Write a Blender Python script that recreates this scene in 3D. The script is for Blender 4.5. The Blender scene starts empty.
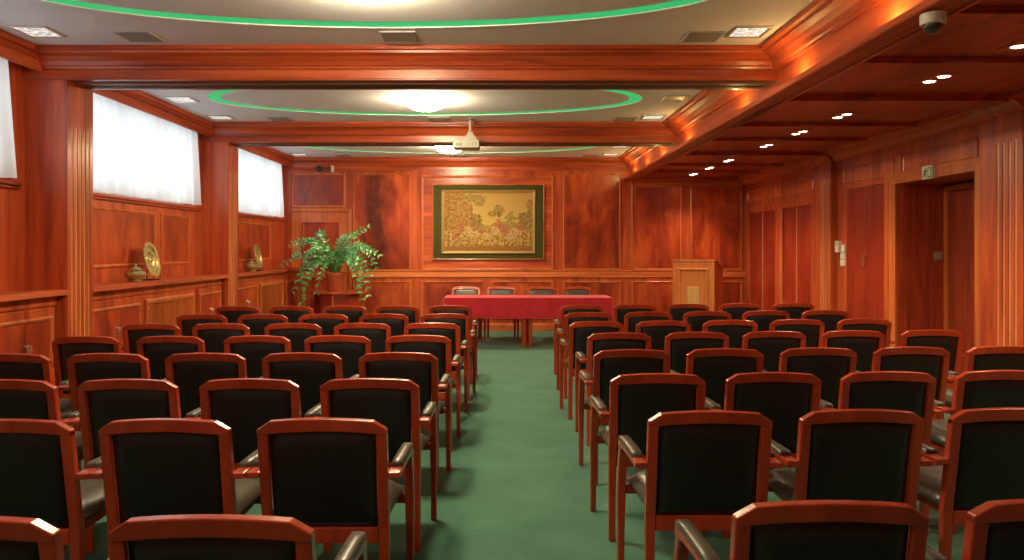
import bpy, bmesh, math, random
from mathutils import Vector, Matrix
random.seed(11)
SC = bpy.context.scene
COL = SC.collection
PI = math.pi

# ------------------------------------------------------------------ materials
def new_mat(name):
    m = bpy.data.materials.new(name); m.use_nodes = True
    nt = m.node_tree; b = nt.nodes['Principled BSDF']
    return m, nt, b

def plain(name, col, rough=.5, metal=0., spec=.5, emit=None, es=0., coat=0.):
    m, nt, b = new_mat(name)
    b.inputs['Base Color'].default_value = (*col, 1)
    b.inputs['Roughness'].default_value = rough
    b.inputs['Metallic'].default_value = metal
    b.inputs['Specular IOR Level'].default_value = spec
    b.inputs['Coat Weight'].default_value = coat
    if emit:
        b.inputs['Emission Color'].default_value = (*emit, 1)
        b.inputs['Emission Strength'].default_value = es
    return m

def mottled(name, c1, c2, scale=20, rough=.6, metal=0., spec=.5, bump=0., stretch=(1, 1, 1), detail=4, lo=.35, hi=.65, sheen=0.):
    m, nt, b = new_mat(name)
    N, L = nt.nodes, nt.links
    tc = N.new('ShaderNodeTexCoord'); mp = N.new('ShaderNodeMapping'); nz = N.new('ShaderNodeTexNoise'); rp = N.new('ShaderNodeValToRGB')
    mp.inputs['Scale'].default_value = stretch
    nz.inputs['Scale'].default_value = scale; nz.inputs['Detail'].default_value = detail
    rp.color_ramp.elements[0].position = lo; rp.color_ramp.elements[1].position = hi
    rp.color_ramp.elements[0].color = (*c1, 1); rp.color_ramp.elements[1].color = (*c2, 1)
    L.new(tc.outputs['Object'], mp.inputs['Vector']); L.new(mp.outputs[0], nz.inputs['Vector'])
    L.new(nz.outputs['Fac'], rp.inputs['Fac']); L.new(rp.outputs['Color'], b.inputs['Base Color'])
    b.inputs['Roughness'].default_value = rough; b.inputs['Metallic'].default_value = metal
    b.inputs['Specular IOR Level'].default_value = spec
    if sheen: b.inputs['Sheen Weight'].default_value = sheen
    if bump:
        bp = N.new('ShaderNodeBump'); bp.inputs['Strength'].default_value = bump; bp.inputs['Distance'].default_value = .004
        L.new(nz.outputs['Fac'], bp.inputs['Height']); L.new(bp.outputs[0], b.inputs['Normal'])
    return m

def wood(name, axis, dark, mid, light, rough=.34, fine=9., broad=.9, figure=0., rand=False, coat=.25):
    """varnished timber: long streaks along one axis, a slow change of tone, optional flame figure"""
    m, nt, b = new_mat(name)
    N, L = nt.nodes, nt.links
    tc = N.new('ShaderNodeTexCoord'); mp = N.new('ShaderNodeMapping')
    k = .07
    mp.inputs['Scale'].default_value = {'x': (k, 1, 1), 'y': (1, k, 1), 'z': (1, 1, k)}[axis]
    vec = tc.outputs['Object']
    if rand:
        oi = N.new('ShaderNodeObjectInfo'); ad = N.new('ShaderNodeVectorMath'); ad.operation = 'ADD'
        ml = N.new('ShaderNodeMath'); ml.operation = 'MULTIPLY'; ml.inputs[1].default_value = 13.
        L.new(oi.outputs['Random'], ml.inputs[0]); L.new(tc.outputs['Object'], ad.inputs[0]); L.new(ml.outputs[0], ad.inputs[1])
        vec = ad.outputs[0]
    L.new(vec, mp.inputs['Vector'])
    n1 = N.new('ShaderNodeTexNoise'); n1.inputs['Scale'].default_value = fine; n1.inputs['Detail'].default_value = 7
    n1.inputs['Roughness'].default_value = .62; n1.inputs['Distortion'].default_value = .5
    L.new(mp.outputs[0], n1.inputs['Vector'])
    r1 = N.new('ShaderNodeValToRGB'); e = r1.color_ramp.elements
    e[0].position = .3; e[0].color = (*dark, 1); e[1].position = .72; e[1].color = (*light, 1)
    q = e.new(.5); q.color = (*mid, 1)
    fac = n1.outputs['Fac']
    if figure:
        mp2 = N.new('ShaderNodeMapping'); mp2.inputs['Scale'].default_value = {'x': (.35, 1, 1), 'y': (1, .35, 1), 'z': (1, 1, .35)}[axis]
        L.new(vec, mp2.inputs['Vector'])
        n3 = N.new('ShaderNodeTexNoise'); n3.inputs['Scale'].default_value = 2.6; n3.inputs['Detail'].default_value = 8
        n3.inputs['Roughness'].default_value = .6; n3.inputs['Distortion'].default_value = 1.6
        L.new(mp2.outputs[0], n3.inputs['Vector'])
        mx = N.new('ShaderNodeMix'); mx.data_type = 'FLOAT'; mx.inputs[0].default_value = figure
        L.new(n1.outputs['Fac'], mx.inputs[2]); L.new(n3.outputs['Fac'], mx.inputs[3]); fac = mx.outputs[0]
    L.new(fac, r1.inputs['Fac'])
    n2 = N.new('ShaderNodeTexNoise'); n2.inputs['Scale'].default_value = broad; n2.inputs['Detail'].default_value = 2
    L.new(mp.outputs[0] if not figure else vec, n2.inputs['Vector'])
    r2 = N.new('ShaderNodeValToRGB'); r2.color_ramp.elements[0].position = .3; r2.color_ramp.elements[1].position = .7
    r2.color_ramp.elements[0].color = (.72, .66, .62, 1); r2.color_ramp.elements[1].color = (1.15, 1.12, 1.1, 1)
    L.new(n2.outputs['Fac'], r2.inputs['Fac'])
    mu = N.new('ShaderNodeMix'); mu.data_type = 'RGBA'; mu.blend_type = 'MULTIPLY'; mu.inputs[0].default_value = 1.
    L.new(r1.outputs['Color'], mu.inputs[6]); L.new(r2.outputs['Color'], mu.inputs[7])
    L.new(mu.outputs[2], b.inputs['Base Color'])
    b.inputs['Roughness'].default_value = rough; b.inputs['Coat Weight'].default_value = coat; b.inputs['Coat Roughness'].default_value = .22
    return m

MD, MM, ML = (.26, .034, .012), (.54, .092, .026), (.72, .165, .048)
WZ = wood('mahogany_upright', 'z', MD, MM, ML)
WX = wood('mahogany_across', 'x', MD, MM, ML)
WY = wood('mahogany_along', 'y', MD, MM, ML, rough=.52, coat=0.)
WP = wood('mahogany_flame_panel', 'z', (.11, .010, .006), (.44, .056, .015), (.72, .160, .036), figure=.74, fine=7, rand=True)
WM = wood('mahogany_moulding', 'z', (.40, .085, .022), (.62, .16, .042), (.74, .24, .07), rough=.28)
WMX = wood('mahogany_moulding_across', 'x', (.40, .085, .022), (.62, .16, .042), (.74, .24, .07), rough=.28)
WD = wood('dark_red_boards', 'y', (.20, .022, .010), (.42, .052, .018), (.56, .085, .028), rough=.36)
WDZ = wood('dark_red_leaf', 'z', (.16, .012, .007), (.36, .032, .012), (.50, .068, .020), rough=.32, figure=.5)
WDR = wood('brown_striped_leaf', 'z', (.22, .030, .012), (.42, .060, .020), (.54, .100, .034), rough=.42, fine=22)
WC = wood('chair_cherry', 'z', (.36, .036, .010), (.46, .052, .014), (.54, .074, .020), rough=.26, fine=10, rand=True, coat=.4)
REED = wood('reeds_painted_highlight', 'z', (.55, .20, .07), (.74, .34, .14), (.84, .46, .22), rough=.25)  # pale tone paints in the light caught along the flute edges
WL = wood('lectern_oak', 'z', (.56, .15, .030), (.70, .22, .045), (.80, .30, .07), rough=.35, fine=14)
PLASTER = mottled('ceiling_plaster', (.86, .89, .93), (.89, .92, .96), 3, .85, spec=.2)  # blue tint put into the colour offsets red light bounced around the room
LEATHER = mottled('black_leather', (.008, .0075, .008), (.013, .012, .0125), 60, .42, spec=.55, bump=.1)
PADDING = mottled('grey_leather', (.072, .062, .046), (.108, .093, .068), 60, .36, bump=.12)
CARPET = mottled('green_carpet', (.038, .136, .088), (.058, .176, .110), 3.2, .92, spec=.12, detail=8, sheen=.2)
CLOTH = mottled('red_tablecloth', (.50, .018, .032), (.58, .026, .042), 6, .85, spec=.2, sheen=.3)
BRASS = mottled('aged_brass', (.38, .32, .11), (.60, .54, .25), 30, .36, .65, bump=.3)
GOLD = plain('gilt', (.40, .25, .085), .42, .4)
STRIP = plain('pale_brass_strip', (.72, .52, .34), .3, .5)
STEEL = plain('brushed_steel', (.75, .75, .74), .3, .9)
WHITE = plain('white_plastic', (.78, .74, .64), .45)
IVORY = plain('ivory_plastic', (.70, .62, .44), .45)
GREY = plain('grey_vent', (.42, .40, .38), .6)
GREYD = plain('grey_slot', (.16, .15, .145), .6)
RAIL = plain('bronze_rail', (.22, .10, .06), .6, .3)
BLACK = plain('black_plastic', (.02, .02, .02), .3)
SMOKE = plain('smoked_dome', (.05, .05, .05), .06, spec=.8, coat=1.)
TERRA = mottled('terracotta', (.52, .10, .04), (.62, .14, .06), 14, .5)
STEM = plain('green_stem', (.12, .26, .05), .45)
GREENMAT = mottled('green_velvet', (.055, .055, .012), (.072, .072, .017), 40, .85, spec=.2)
GREENLED = plain('green_cove_glow', (.01, .12, .04), .5, emit=(.020, .40, .125), es=.41)
BOWL = plain('lit_glass_bowl', (.9, .85, .7), .3, emit=(1., .80, .50), es=58.)
LAMP = plain('lit_halogen', (.9, .85, .7), .3, emit=(1., .82, .60), es=9.)
LAMPSQ = mottled('lit_prismatic_glass', (.25, .25, .22), (.95, .95, .90), 26, .2)
_b = LAMPSQ.node_tree.nodes['Principled BSDF']
LAMPSQ.node_tree.links.new(LAMPSQ.node_tree.nodes['Color Ramp'].outputs['Color'], _b.inputs['Emission Color']); _b.inputs['Emission Strength'].default_value = .34
GREENINK = plain('green_sign_ink', (.01, .20, .06), .5)
SIGNW = plain('sign_white', (.72, .72, .58), .4)
WINFRAME = plain('window_white', (.8, .8, .8), .4)

def leafmat():
    m, nt, b = new_mat('glossy_leaf'); N, L = nt.nodes, nt.links
    gi = N.new('ShaderNodeNewGeometry'); rp = N.new('ShaderNodeValToRGB')
    rp.color_ramp.elements[0].color = (.028, .23, .040, 1); rp.color_ramp.elements[1].color = (.26, .66, .27, 1)
    L.new(gi.outputs['Random Per Island'], rp.inputs['Fac']); L.new(rp.outputs['Color'], b.inputs['Base Color'])
    b.inputs['Roughness'].default_value = .16; b.inputs['Specular IOR Level'].default_value = .9
    return m
LEAF = leafmat()

def curtainmat():
    m, nt, b = new_mat('sheer_white_curtain'); N, L = nt.nodes, nt.links
    out = N['Material Output']; N.remove(b)
    d = N.new('ShaderNodeBsdfDiffuse'); d.inputs['Color'].default_value = (.86, .88, .88, 1)
    t = N.new('ShaderNodeBsdfTranslucent'); t.inputs['Color'].default_value = (.88, .92, .93, 1)
    mx = N.new('ShaderNodeMixShader'); mx.inputs[0].default_value = .62
    L.new(d.outputs[0], mx.inputs[1]); L.new(t.outputs[0], mx.inputs[2]); L.new(mx.outputs[0], out.inputs['Surface'])
    return m
CURTAIN = curtainmat()
def glassmat():
    m, nt, b = new_mat('window_glass'); N, L = nt.nodes, nt.links
    out = N['Material Output']; N.remove(b)
    d = N.new('ShaderNodeBsdfTransparent'); d.inputs['Color'].default_value = (.93, .96, .96, 1)
    t = N.new('ShaderNodeBsdfGlossy'); t.inputs['Roughness'].default_value = .03
    mx = N.new('ShaderNodeMixShader'); mx.inputs[0].default_value = .06
    L.new(d.outputs[0], mx.inputs[1]); L.new(t.outputs[0], mx.inputs[2]); L.new(mx.outputs[0], out.inputs['Surface'])
    return m
GLASS = glassmat()
def attrmat():
    m, nt, b = new_mat('woven_tapestry'); N, L = nt.nodes, nt.links
    a = N.new('ShaderNodeVertexColor'); a.layer_name = 'Col'
    tc = N.new('ShaderNodeTexCoord'); nz = N.new('ShaderNodeTexNoise'); nz.inputs['Scale'].default_value = 55; nz.inputs['Detail'].default_value = 3
    L.new(tc.outputs['Object'], nz.inputs['Vector'])
    rp = N.new('ShaderNodeValToRGB'); rp.color_ramp.elements[0].color = (.7, .66, .6, 1); rp.color_ramp.elements[1].color = (1.2, 1.2, 1.2, 1)
    L.new(nz.outputs['Fac'], rp.inputs['Fac'])
    mu = N.new('ShaderNodeMix'); mu.data_type = 'RGBA'; mu.blend_type = 'MULTIPLY'; mu.inputs[0].default_value = .8
    L.new(a.outputs['Color'], mu.inputs[6]); L.new(rp.outputs['Color'], mu.inputs[7]); L.new(mu.outputs[2], b.inputs['Base Color'])
    b.inputs['Roughness'].default_value = .85; b.inputs['Specular IOR Level'].default_value = .2
    return m
TAPESTRY = attrmat()

def streaked(x0):
    """flame veneer with one dark heartwood streak running up it"""
    m = WP.copy(); m.name = 'mahogany_dark_streak_panel'; nt = m.node_tree; N, L = nt.nodes, nt.links
    b = N['Principled BSDF']; src = b.inputs['Base Color'].links[0].from_socket
    tc = N.new('ShaderNodeTexCoord'); sp = N.new('ShaderNodeSeparateXYZ'); nz = N.new('ShaderNodeTexNoise')
    nz.inputs['Scale'].default_value = 2.2; nz.inputs['Detail'].default_value = 7; nz.inputs['Roughness'].default_value = .65
    L.new(tc.outputs['Object'], sp.inputs[0]); L.new(tc.outputs['Object'], nz.inputs['Vector'])
    def mth(op, a, c, k=None):
        q = N.new('ShaderNodeMath'); q.operation = op
        for i, v in enumerate((a, c)):
            if isinstance(v, (int, float)): q.inputs[i].default_value = v
            else: L.new(v, q.inputs[i])
        return q.outputs[0]
    d = mth('ADD', mth('SUBTRACT', sp.outputs[0], x0), mth('MULTIPLY', mth('SUBTRACT', nz.outputs['Fac'], .5), .85))
    d = mth('ABSOLUTE', d, 0)
    rp = N.new('ShaderNodeValToRGB'); rp.color_ramp.elements[0].position = .06; rp.color_ramp.elements[1].position = .30
    rp.color_ramp.elements[0].color = (.30, .34, .42, 1); rp.color_ramp.elements[1].color = (1, 1, 1, 1)
    L.new(d, rp.inputs['Fac'])
    mu = N.new('ShaderNodeMix'); mu.data_type = 'RGBA'; mu.blend_type = 'MULTIPLY'; mu.inputs[0].default_value = 1.
    L.new(src, mu.inputs[6]); L.new(rp.outputs['Color'], mu.inputs[7]); L.new(mu.outputs[2], b.inputs['Base Color'])
    return m
# ------------------------------------------------------------------ mesh building
class MB:
    def __init__(s): s.v = []; s.f = []
    def add(s, vs, fs):
        o = len(s.v); s.v += [tuple(p) for p in vs]; s.f += [tuple(i + o for i in f) for f in fs]; return s
    def box(s, x0, x1, y0, y1, z0, z1, M=None):
        x0, x1 = min(x0, x1), max(x0, x1); y0, y1 = min(y0, y1), max(y0, y1); z0, z1 = min(z0, z1), max(z0, z1)
        vs = [Vector(p) for p in ((x0,y0,z0),(x1,y0,z0),(x1,y1,z0),(x0,y1,z0),(x0,y0,z1),(x1,y0,z1),(x1,y1,z1),(x0,y1,z1))]
        if M: vs = [M @ p for p in vs]
        return s.add(vs, [(0,3,2,1),(4,5,6,7),(0,1,5,4),(1,2,6,5),(2,3,7,6),(3,0,4,7)])
    def prism(s, prof, axis, a, b):
        """polygon extruded along an axis; profile pairs are the two other axes in x,y,z order"""
        n = len(prof); vs = []
        for t in (a, b):
            for p, q in prof:
                vs.append({'x': (t, p, q), 'y': (p, t, q), 'z': (p, q, t)}[axis])
        fs = [tuple(range(n))[::-1], tuple(range(n, 2*n))] + [(i, (i+1) % n, n + (i+1) % n, n + i) for i in range(n)]
        return s.add(vs, fs)
    def lathe(s, prof, c=(0,0,0), n=28, M=None):
        vs = []; fs = []
        for r, z in prof:
            for k in range(n):
                a = 2*PI*k/n; p = Vector((r*math.cos(a), r*math.sin(a), z))
                if M: p = M @ p
                vs.append(p + Vector(c))
        for j in range(len(prof)-1):
            for k in range(n):
                fs.append((j*n+k, j*n+(k+1) % n, (j+1)*n+(k+1) % n, (j+1)*n+k))
        fs.append(tuple(range(n))[::-1]); fs.append(tuple(range((len(prof)-1)*n, len(prof)*n)))
        return s.add(vs, fs)
    def tube(s, pts, r, n=8):
        pts = [Vector(p) for p in pts]; rs = r if isinstance(r, (list, tuple)) else [r]*len(pts); vs = []; fs = []
        up = Vector((0, 0, 1))
        for i, p in enumerate(pts):
            t = (pts[min(i+1, len(pts)-1)] - pts[max(i-1, 0)]).normalized()
            a = t.cross(up)
            if a.length < .05: a = t.cross(Vector((1, 0, 0)))
            a.normalize(); b = t.cross(a)
            for k in range(n):
                th = 2*PI*k/n; vs.append(p + (a*math.cos(th) + b*math.sin(th))*rs[i])
        for i in range(len(pts)-1):
            for k in range(n): fs.append((i*n+k, i*n+(k+1) % n, (i+1)*n+(k+1) % n, (i+1)*n+k))
        fs.append(tuple(range(n))[::-1]); fs.append(tuple(range((len(pts)-1)*n, len(pts)*n)))
        return s.add(vs, fs)
    def loft(s, rings, closed_ends=True):
        n = len(rings[0]); vs = [p for r in rings for p in r]; fs = []
        for j in range(len(rings)-1):
            for k in range(n): fs.append((j*n+k, j*n+(k+1) % n, (j+1)*n+(k+1) % n, (j+1)*n+k))
        if closed_ends: fs.append(tuple(range(n))[::-1]); fs.append(tuple(range((len(rings)-1)*n, len(rings)*n)))
        return s.add(vs, fs)
    def frame(s, P, u0, u1, v0, v1, prof, cap=False):
        """mitred rectangular moulding; prof = (inset from the outer edge, height off the plane)"""
        vs = []
        for o, h in prof:
            vs += [P(u0+o, v0+o, h), P(u1-o, v0+o, h), P(u1-o, v1-o, h), P(u0+o, v1-o, h)]
        fs = []
        for j in range(len(prof)-1):
            for k in range(4): fs.append((j*4+k, j*4+(k+1) % 4, (j+1)*4+(k+1) % 4, (j+1)*4+k))
        if cap: m = (len(prof)-1)*4; fs.append((m, m+1, m+2, m+3))
        return s.add(vs, fs)
    def build(s, name, mat, parent=None, bevel=0., seg=2, smooth=False, angle=None):
        me = bpy.data.meshes.new(name); bm = bmesh.new()
        vv = [bm.verts.new(p) for p in s.v]
        for f in s.f:
            try: bm.faces.new([vv[i] for i in f])
            except ValueError: pass
        bmesh.ops.recalc_face_normals(bm, faces=bm.faces)
        if bevel:
            es = [e for e in bm.edges if len(e.link_faces) == 2 and e.calc_face_angle(0) > .6]
            bmesh.ops.bevel(bm, geom=es, offset=bevel, segments=seg, affect='EDGES', profile=.5, clamp_overlap=True)
        if smooth:
            for f in bm.faces: f.smooth = True
            for e in bm.edges:
                if len(e.link_faces) == 2 and e.calc_face_angle(0) > (angle or .7): e.smooth = False
        bm.to_mesh(me); bm.free()
        me.materials.append(mat)
        o = bpy.data.objects.new(name, me); COL.objects.link(o)
        if parent: o.parent = parent
        return o

def tag(o, label, cat, group=None):
    o['label'] = label; o['category'] = cat
    if group: o['group'] = group
    return o
def thing(name, label, cat, loc=(0,0,0), rotz=0., group=None):
    o = bpy.data.objects.new(name, None); COL.objects.link(o); o.empty_display_size = .1
    o.location = loc; o.rotation_euler = (0, 0, rotz)
    return tag(o, label, cat, group)
def struct(mb, name, mat, label=None, **k):
    o = mb.build(name, mat, **k); o['kind'] = 'structure'
    if label: o['label'] = label
    return o
def dup(root, loc, rotz, label, group=None):
    r = root.copy(); COL.objects.link(r); r.location = loc; r.rotation_euler = (0, 0, rotz); r['label'] = label
    if group: r['group'] = group
    for ch in root.children:
        c = ch.copy(); COL.objects.link(c); c.parent = r
        for g in ch.children:
            d = g.copy(); COL.objects.link(d); d.parent = c
    return r

# ------------------------------------------------------------------ measures of the room (metres, camera over the origin)
H = 1.43
YB = 12.95                    # back wall
YR = -1.6                     # wall behind the camera
XL, XP = -3.83, -3.49         # window wall, face of its pilasters
XR, XQ = 4.24, 4.167          # door wall, face of its pilasters
ZC, ZL = 3.02, 2.667          # plaster ceiling, lowered timber ceiling
XS = 2.20                     # face of the long beam
BEAMS = [(2.46, 2.82), (5.93, 6.30), (9.40, 9.76)]
BAYS = [(-1.6, 2.46), (2.82, 5.93), (6.30, 9.40), (9.76, YB)]

# ------------------------------------------------------------------ floor, ceilings
struct(MB().box(-4.1, 5.0, YR-.2, YB+.2, -.12, 0), 'floor', CARPET, 'green carpeted floor')

def ceiling():
    m = MB(); n = 96
    x0, x1 = -4.05, 2.25
    ys = [YR-.2] + [.5*(a+b) for a, b in BEAMS] + [YB+.15]
    for i in range(4):
        ya, yb = ys[i], ys[i+1]
        cx, cy = -.82, [.90, 4.37, 7.85, 11.33][i]
        A, B, h = 2.30, .95, .05
        vs = []; fs = []
        for k in range(n):
            t = 2*PI*k/n; c, s_ = math.cos(t), math.sin(t)
            ex, ey = cx + A*c, cy + B*s_
            # point on the bay's rectangle along the same ray
            sc = 1e9
            for d, lim in ((A*c, x1-cx if c > 0 else cx-x0), (B*s_, yb-cy if s_ > 0 else cy-ya)):
                if abs(d) > 1e-9: sc = min(sc, lim/abs(d))
            def el(d, z): return (cx+(A-d)*c, cy+(B-d)*s_, z)
            vs += [(cx+A*c*sc, cy+B*s_*sc, ZC), el(0, ZC), el(0, ZC-.005), el(.010, ZC-.005), el(.010, ZC+.014), el(.145, ZC+.014), el(.145, ZC)]
        for k in range(n):
            a, b = k*7, ((k+1) % n)*7
            for j in range(6): fs.append((a+j, b+j, b+j+1, a+j+1))
        vs.append((cx, cy, ZC)); cc = len(vs)-1
        for k in range(n): fs.append((k*7+6, ((k+1) % n)*7+6, cc))
        # bay corners
        for sx in (x0, x1):
            for sy in (ya, yb):
                vs.append((sx, sy, ZC)); ci = len(vs)-1
                best = [k for k in range(n)]
                pts = [k for k in range(n) if abs(vs[k*7][0]-sx) < 1e-6 and (vs[k*7][1]-cy)*(sy-cy) > 0]
                ptt = [k for k in range(n) if abs(vs[k*7][1]-sy) < 1e-6 and (vs[k*7][0]-cx)*(sx-cx) > 0]
                if pts and ptt:
                    p = min(pts, key=lambda k: abs(vs[k*7][1]-sy)); q = min(ptt, key=lambda k: abs(vs[k*7][0]-sx))
                    if p != q: fs.append((p*7, ci, q*7))
        m.add(vs, fs)
    m.box(x0, x1, ys[0], ys[-1], ZC+.12, ZC+.2)
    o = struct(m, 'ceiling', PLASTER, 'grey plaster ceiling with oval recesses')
    return o
ceiling()
for i, nm in ((1, 'nearest'), (2, 'middle'), (3, 'farthest')):
    cy = [.90, 4.37, 7.85, 11.33][i]; m = MB(); n = 96; vs = []; fs = []
    for k in range(n):
        t = 2*PI*k/n; c, s_ = math.cos(t), math.sin(t)
        for r, z in ((2.288, ZC+.002), (2.288, ZC+.012), (2.158, ZC+.012), (2.158, ZC+.002)):
            vs.append((-.82+r*c, cy+(r-1.35)*s_, z))
    for k in range(n):
        for j in range(4): fs.append((k*4+j, ((k+1) % n)*4+j, ((k+1) % n)*4+(j+1) % 4, k*4+(j+1) % 4))
    o = m.add(vs, fs).build('cove_light', GREENLED, smooth=True)
    tag(o, f'green glowing oval cove light ring in the {nm} ceiling bay in view', 'cove light', 'green oval ceiling rings')

# crown profile (distance off the face, height)
def crown(p, z0, z1):
    h = z1-z0
    return [(0, z0), (p*.14, z0), (p*.17, z0+h*.10), (p*.26, z0+h*.14), (p*.34, z0+h*.34), (p*.52, z0+h*.55), (p*.74, z0+h*.66),
            (p*.80, z0+h*.66), (p*.82, z0+h*.78), (p, z0+h*.80), (p, z1), (0, z1)]

tn = [0]
def trim(m, mat, label, **k):
    tn[0] += 1
    return struct(m, f'trim_{tn[0]}', mat, label, **k)

# cross beams with crown on both sides and a partition track underneath
for bi, (a, b) in enumerate(BEAMS):
    m = MB().box(XL, XS+.02, a, b, 2.785, ZC-.002)
    m.box(XL, XS+.02, a-.012, a, 2.795, 2.86).box(XL, XS+.02, b, b+.012, 2.795, 2.86)
    m.prism([(a-d, z) for d, z in crown(.17, 2.87, ZC-.001)], 'x', XL, XS+.02)
    m.prism([(b+d, z) for d, z in crown(.17, 2.87, ZC-.001)], 'x', XL, XS+.02)
    o = trim(m, WX, 'mahogany ceiling beam with crown moulding')
    g = MB().box(XP-.02, XS-.03, a+.08, a+.15, 2.772, 2.784).box(XP-.02, XS-.03, b-.15, b-.08, 2.772, 2.784)
    g.build('track_rail', RAIL, o)
    g = MB().box(XP-.02, XS-.03, a+.16, b-.16, 2.779, 2.786)
    g.build('track_slot', GREYD, o)

# long beam along the room, with crown, and a lip that hides small uplights
m = MB().box(XS, XS+.05, YR-.1, YB, 2.66, ZC-.002)
m.prism([(XS-d, z) for d, z in crown(.20, 2.86, ZC-.001)], 'y', YR-.1, YB)
m.prism([(XS-.112, 2.662), (XS-.112, 2.628), (XS-.104, 2.62), (XS+.048, 2.62), (XS+.048, 2.659), (XS+.001, 2.659), (XS+.001, 2.636), (XS-.098, 2.636), (XS-.098, 2.662)], 'y', YR-.1, YB-.02)
m.box(XS+.012, XS+.03, YR-.1, YB-.02, 2.612, 2.622)
m.prism([(XS+.05+d, z) for d, z in crown(.06, 2.60, ZL)], 'y', YR-.1, YB)
trim(m, WY, 'long mahogany beam beside the lowered ceiling')
UPL = [4.13, 5.41, 6.72, 8.75, 10.15, 11.25, 12.3]
UN = ['nearest in view', 'just before the nearest cross beam', 'just past the nearest cross beam', 'just before the middle cross beam', 'just past the middle cross beam', 'mid way along the last bay', 'closest to the tapestry wall']
for y, nm in zip(UPL, UN):
    t = thing('uplight', f'small amber uplight behind the long beam lip, {nm}', 'uplight', (XS-.055, y, 2.6365), 0, 'uplights along the long beam')
    MB().lathe([(.03, 0), (.032, .004), (.026, .02), (.020, .022)], n=14).build('lamp_holder', STEEL, t)
    MB().lathe([(.0195, .0221), (.017, .026), (.004, .029)], n=14).build('bulb', LAMP, t)
    l = bpy.data.lights.new('uplight_glow', 'POINT'); l.energy = 1.5; l.color = (1., .74, .22); l.shadow_soft_size = .025
    lo = bpy.data.objects.new('uplight_glow', l); COL.objects.link(lo); lo.location = (XS-.082, y, 2.675)

# lowered timber ceiling on the door side
m = MB().box(XS+.04, XR+.1, YR-.1, YB+.05, ZL, ZL+.08)
lc = struct(m, 'ceiling_lowered', WD, 'lowered dark mahogany board ceiling')
for y0, y1, dz in ((-.2, 0, .04), (.78, .98, .04), (2.46, 2.82, .05), (3.78, 3.96, .035), (4.78, 4.96, .035), (5.93, 6.30, .05), (7.25, 7.43, .035), (8.24, 8.42, .035), (9.40, 9.76, .05), (10.7, 10.88, .035), (11.65, 11.83, .035)):
    m = MB().box(XS+.04, XR, y0, y1, ZL-dz, ZL+.01)
    m.box(XS+.04, XR, y0-.025, y1+.025, ZL-.014, ZL+.01)
    m.build('batten', WD, lc)
m = MB().prism([(XR-d, z) for d, z in crown(.19, 2.54, ZL)], 'y', YR, YB)
trim(m, WY, 'crown moulding along the door wall')
m = MB().prism([(YB-d, z) for d, z in crown(.19, 2.54, ZL)], 'x', XS+.04, XR)
trim(m, WX, 'crown moulding under the lowered ceiling on the tapestry wall')
m = MB().prism([(YB-d, z) for d, z in crown(.15, 2.86, ZC-.001)], 'x', XL, XS)
m.box(XL, XS, YB-.018, YB, 2.80, 2.86)
trim(m, WX, 'crown moulding on the tapestry wall')
# cornice and pelmet over the windows
for a, b in BAYS:
    m = MB().prism([(-3.64, ZC-.001), (-3.64, 2.975), (-3.665, 2.965), (-3.672, 2.945), (-3.655, 2.935), (-3.68, 2.925), (-3.685, 2.855), (-3.68, 2.843), (-3.705, 2.843), (-3.72, ZC-.001)], 'y', a, b)
    m.box(-3.665, -3.66, a, b, 2.95, 2.962)
    trim(m, WY, 'timber pelmet over the window')

# ------------------------------------------------------------------ window wall
m = MB().box(-4.05, XL, YR-.2, YB+.15, 0, 1.955).box(-4.05, XL, YR-.2, YB+.15, 2.90, ZC-.003)
wins = [(a+.12, b-.28) for a, b in BAYS]
prev = YR-.2
for a, b in wins:
    m.box(-4.05, XL, prev, a, 1.955, 2.90); prev = b
m.box(-4.05, XL, prev, YB+.15, 1.955, 2.90)
wl = struct(m, 'wall_left', WZ, 'mahogany panelled window wall')
def panel(parent, P, u0, u1, v0, v1, mp=WP, mm=WM, w=.036, name='wall_panel'):
    pn = MB().frame(P, u0+w-.004, u1-w+.004, v0+w-.004, v1-w+.004, [(0, -.004), (0, .003)], True).build(name, mp, parent)
    MB().frame(P, u0, u1, v0, v1, [(0, -.003), (0, .010), (w*.3, .019), (w*.62, .017), (w*.8, .008), (w, .007), (w, -.003)]).build('moulding', mm, pn)
    return pn
PL = lambda X: (lambda u, v, h: (X+h, u, v))
for i, (a, b) in enumerate(BAYS):
    # sill board and upper panels
    MB().box(XL, XL+.05, a, b-.10, 1.925, 1.955).box(XL, XL+.03, a, b-.10, 1.90, 1.925).build('window_sill', WY, wl, bevel=.006)
    if i == 0: continue
    e = b if i < 3 else b-.25
    if i < 3:
        panel(wl, PL(XL), a+.28, a+1.84, 1.25, 1.83); panel(wl, PL(XL), a+1.97, a+2.72, 1.25, 1.83)
    else:
        panel(wl, PL(XL), a+.28, a+2.40, 1.25, 1.83)
wn = 0
for a, b in wins:
    wn += 1
    m = MB()
    fr = [(0, -.03), (0, .03), (.05, .03), (.05, -.03), (0, -.03)]
    Pw = lambda u, v, h: (-3.95+h, u, v)
    m.frame(Pw, a, b, 1.955, 2.90, fr)
    w = struct(m, f'window_{wn}', WINFRAME, 'white framed window behind a sheer curtain')
    for k in (1, 2):
        c = a+(b-a)*k/3; MB().box(-3.98, -3.92, c-.03, c+.03, 2.0, 2.86).build('mullion', WINFRAME, w)
    MB().box(-3.953, -3.947, a+.05, b-.05, 2.0, 2.855).build('pane', GLASS, w)
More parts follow.
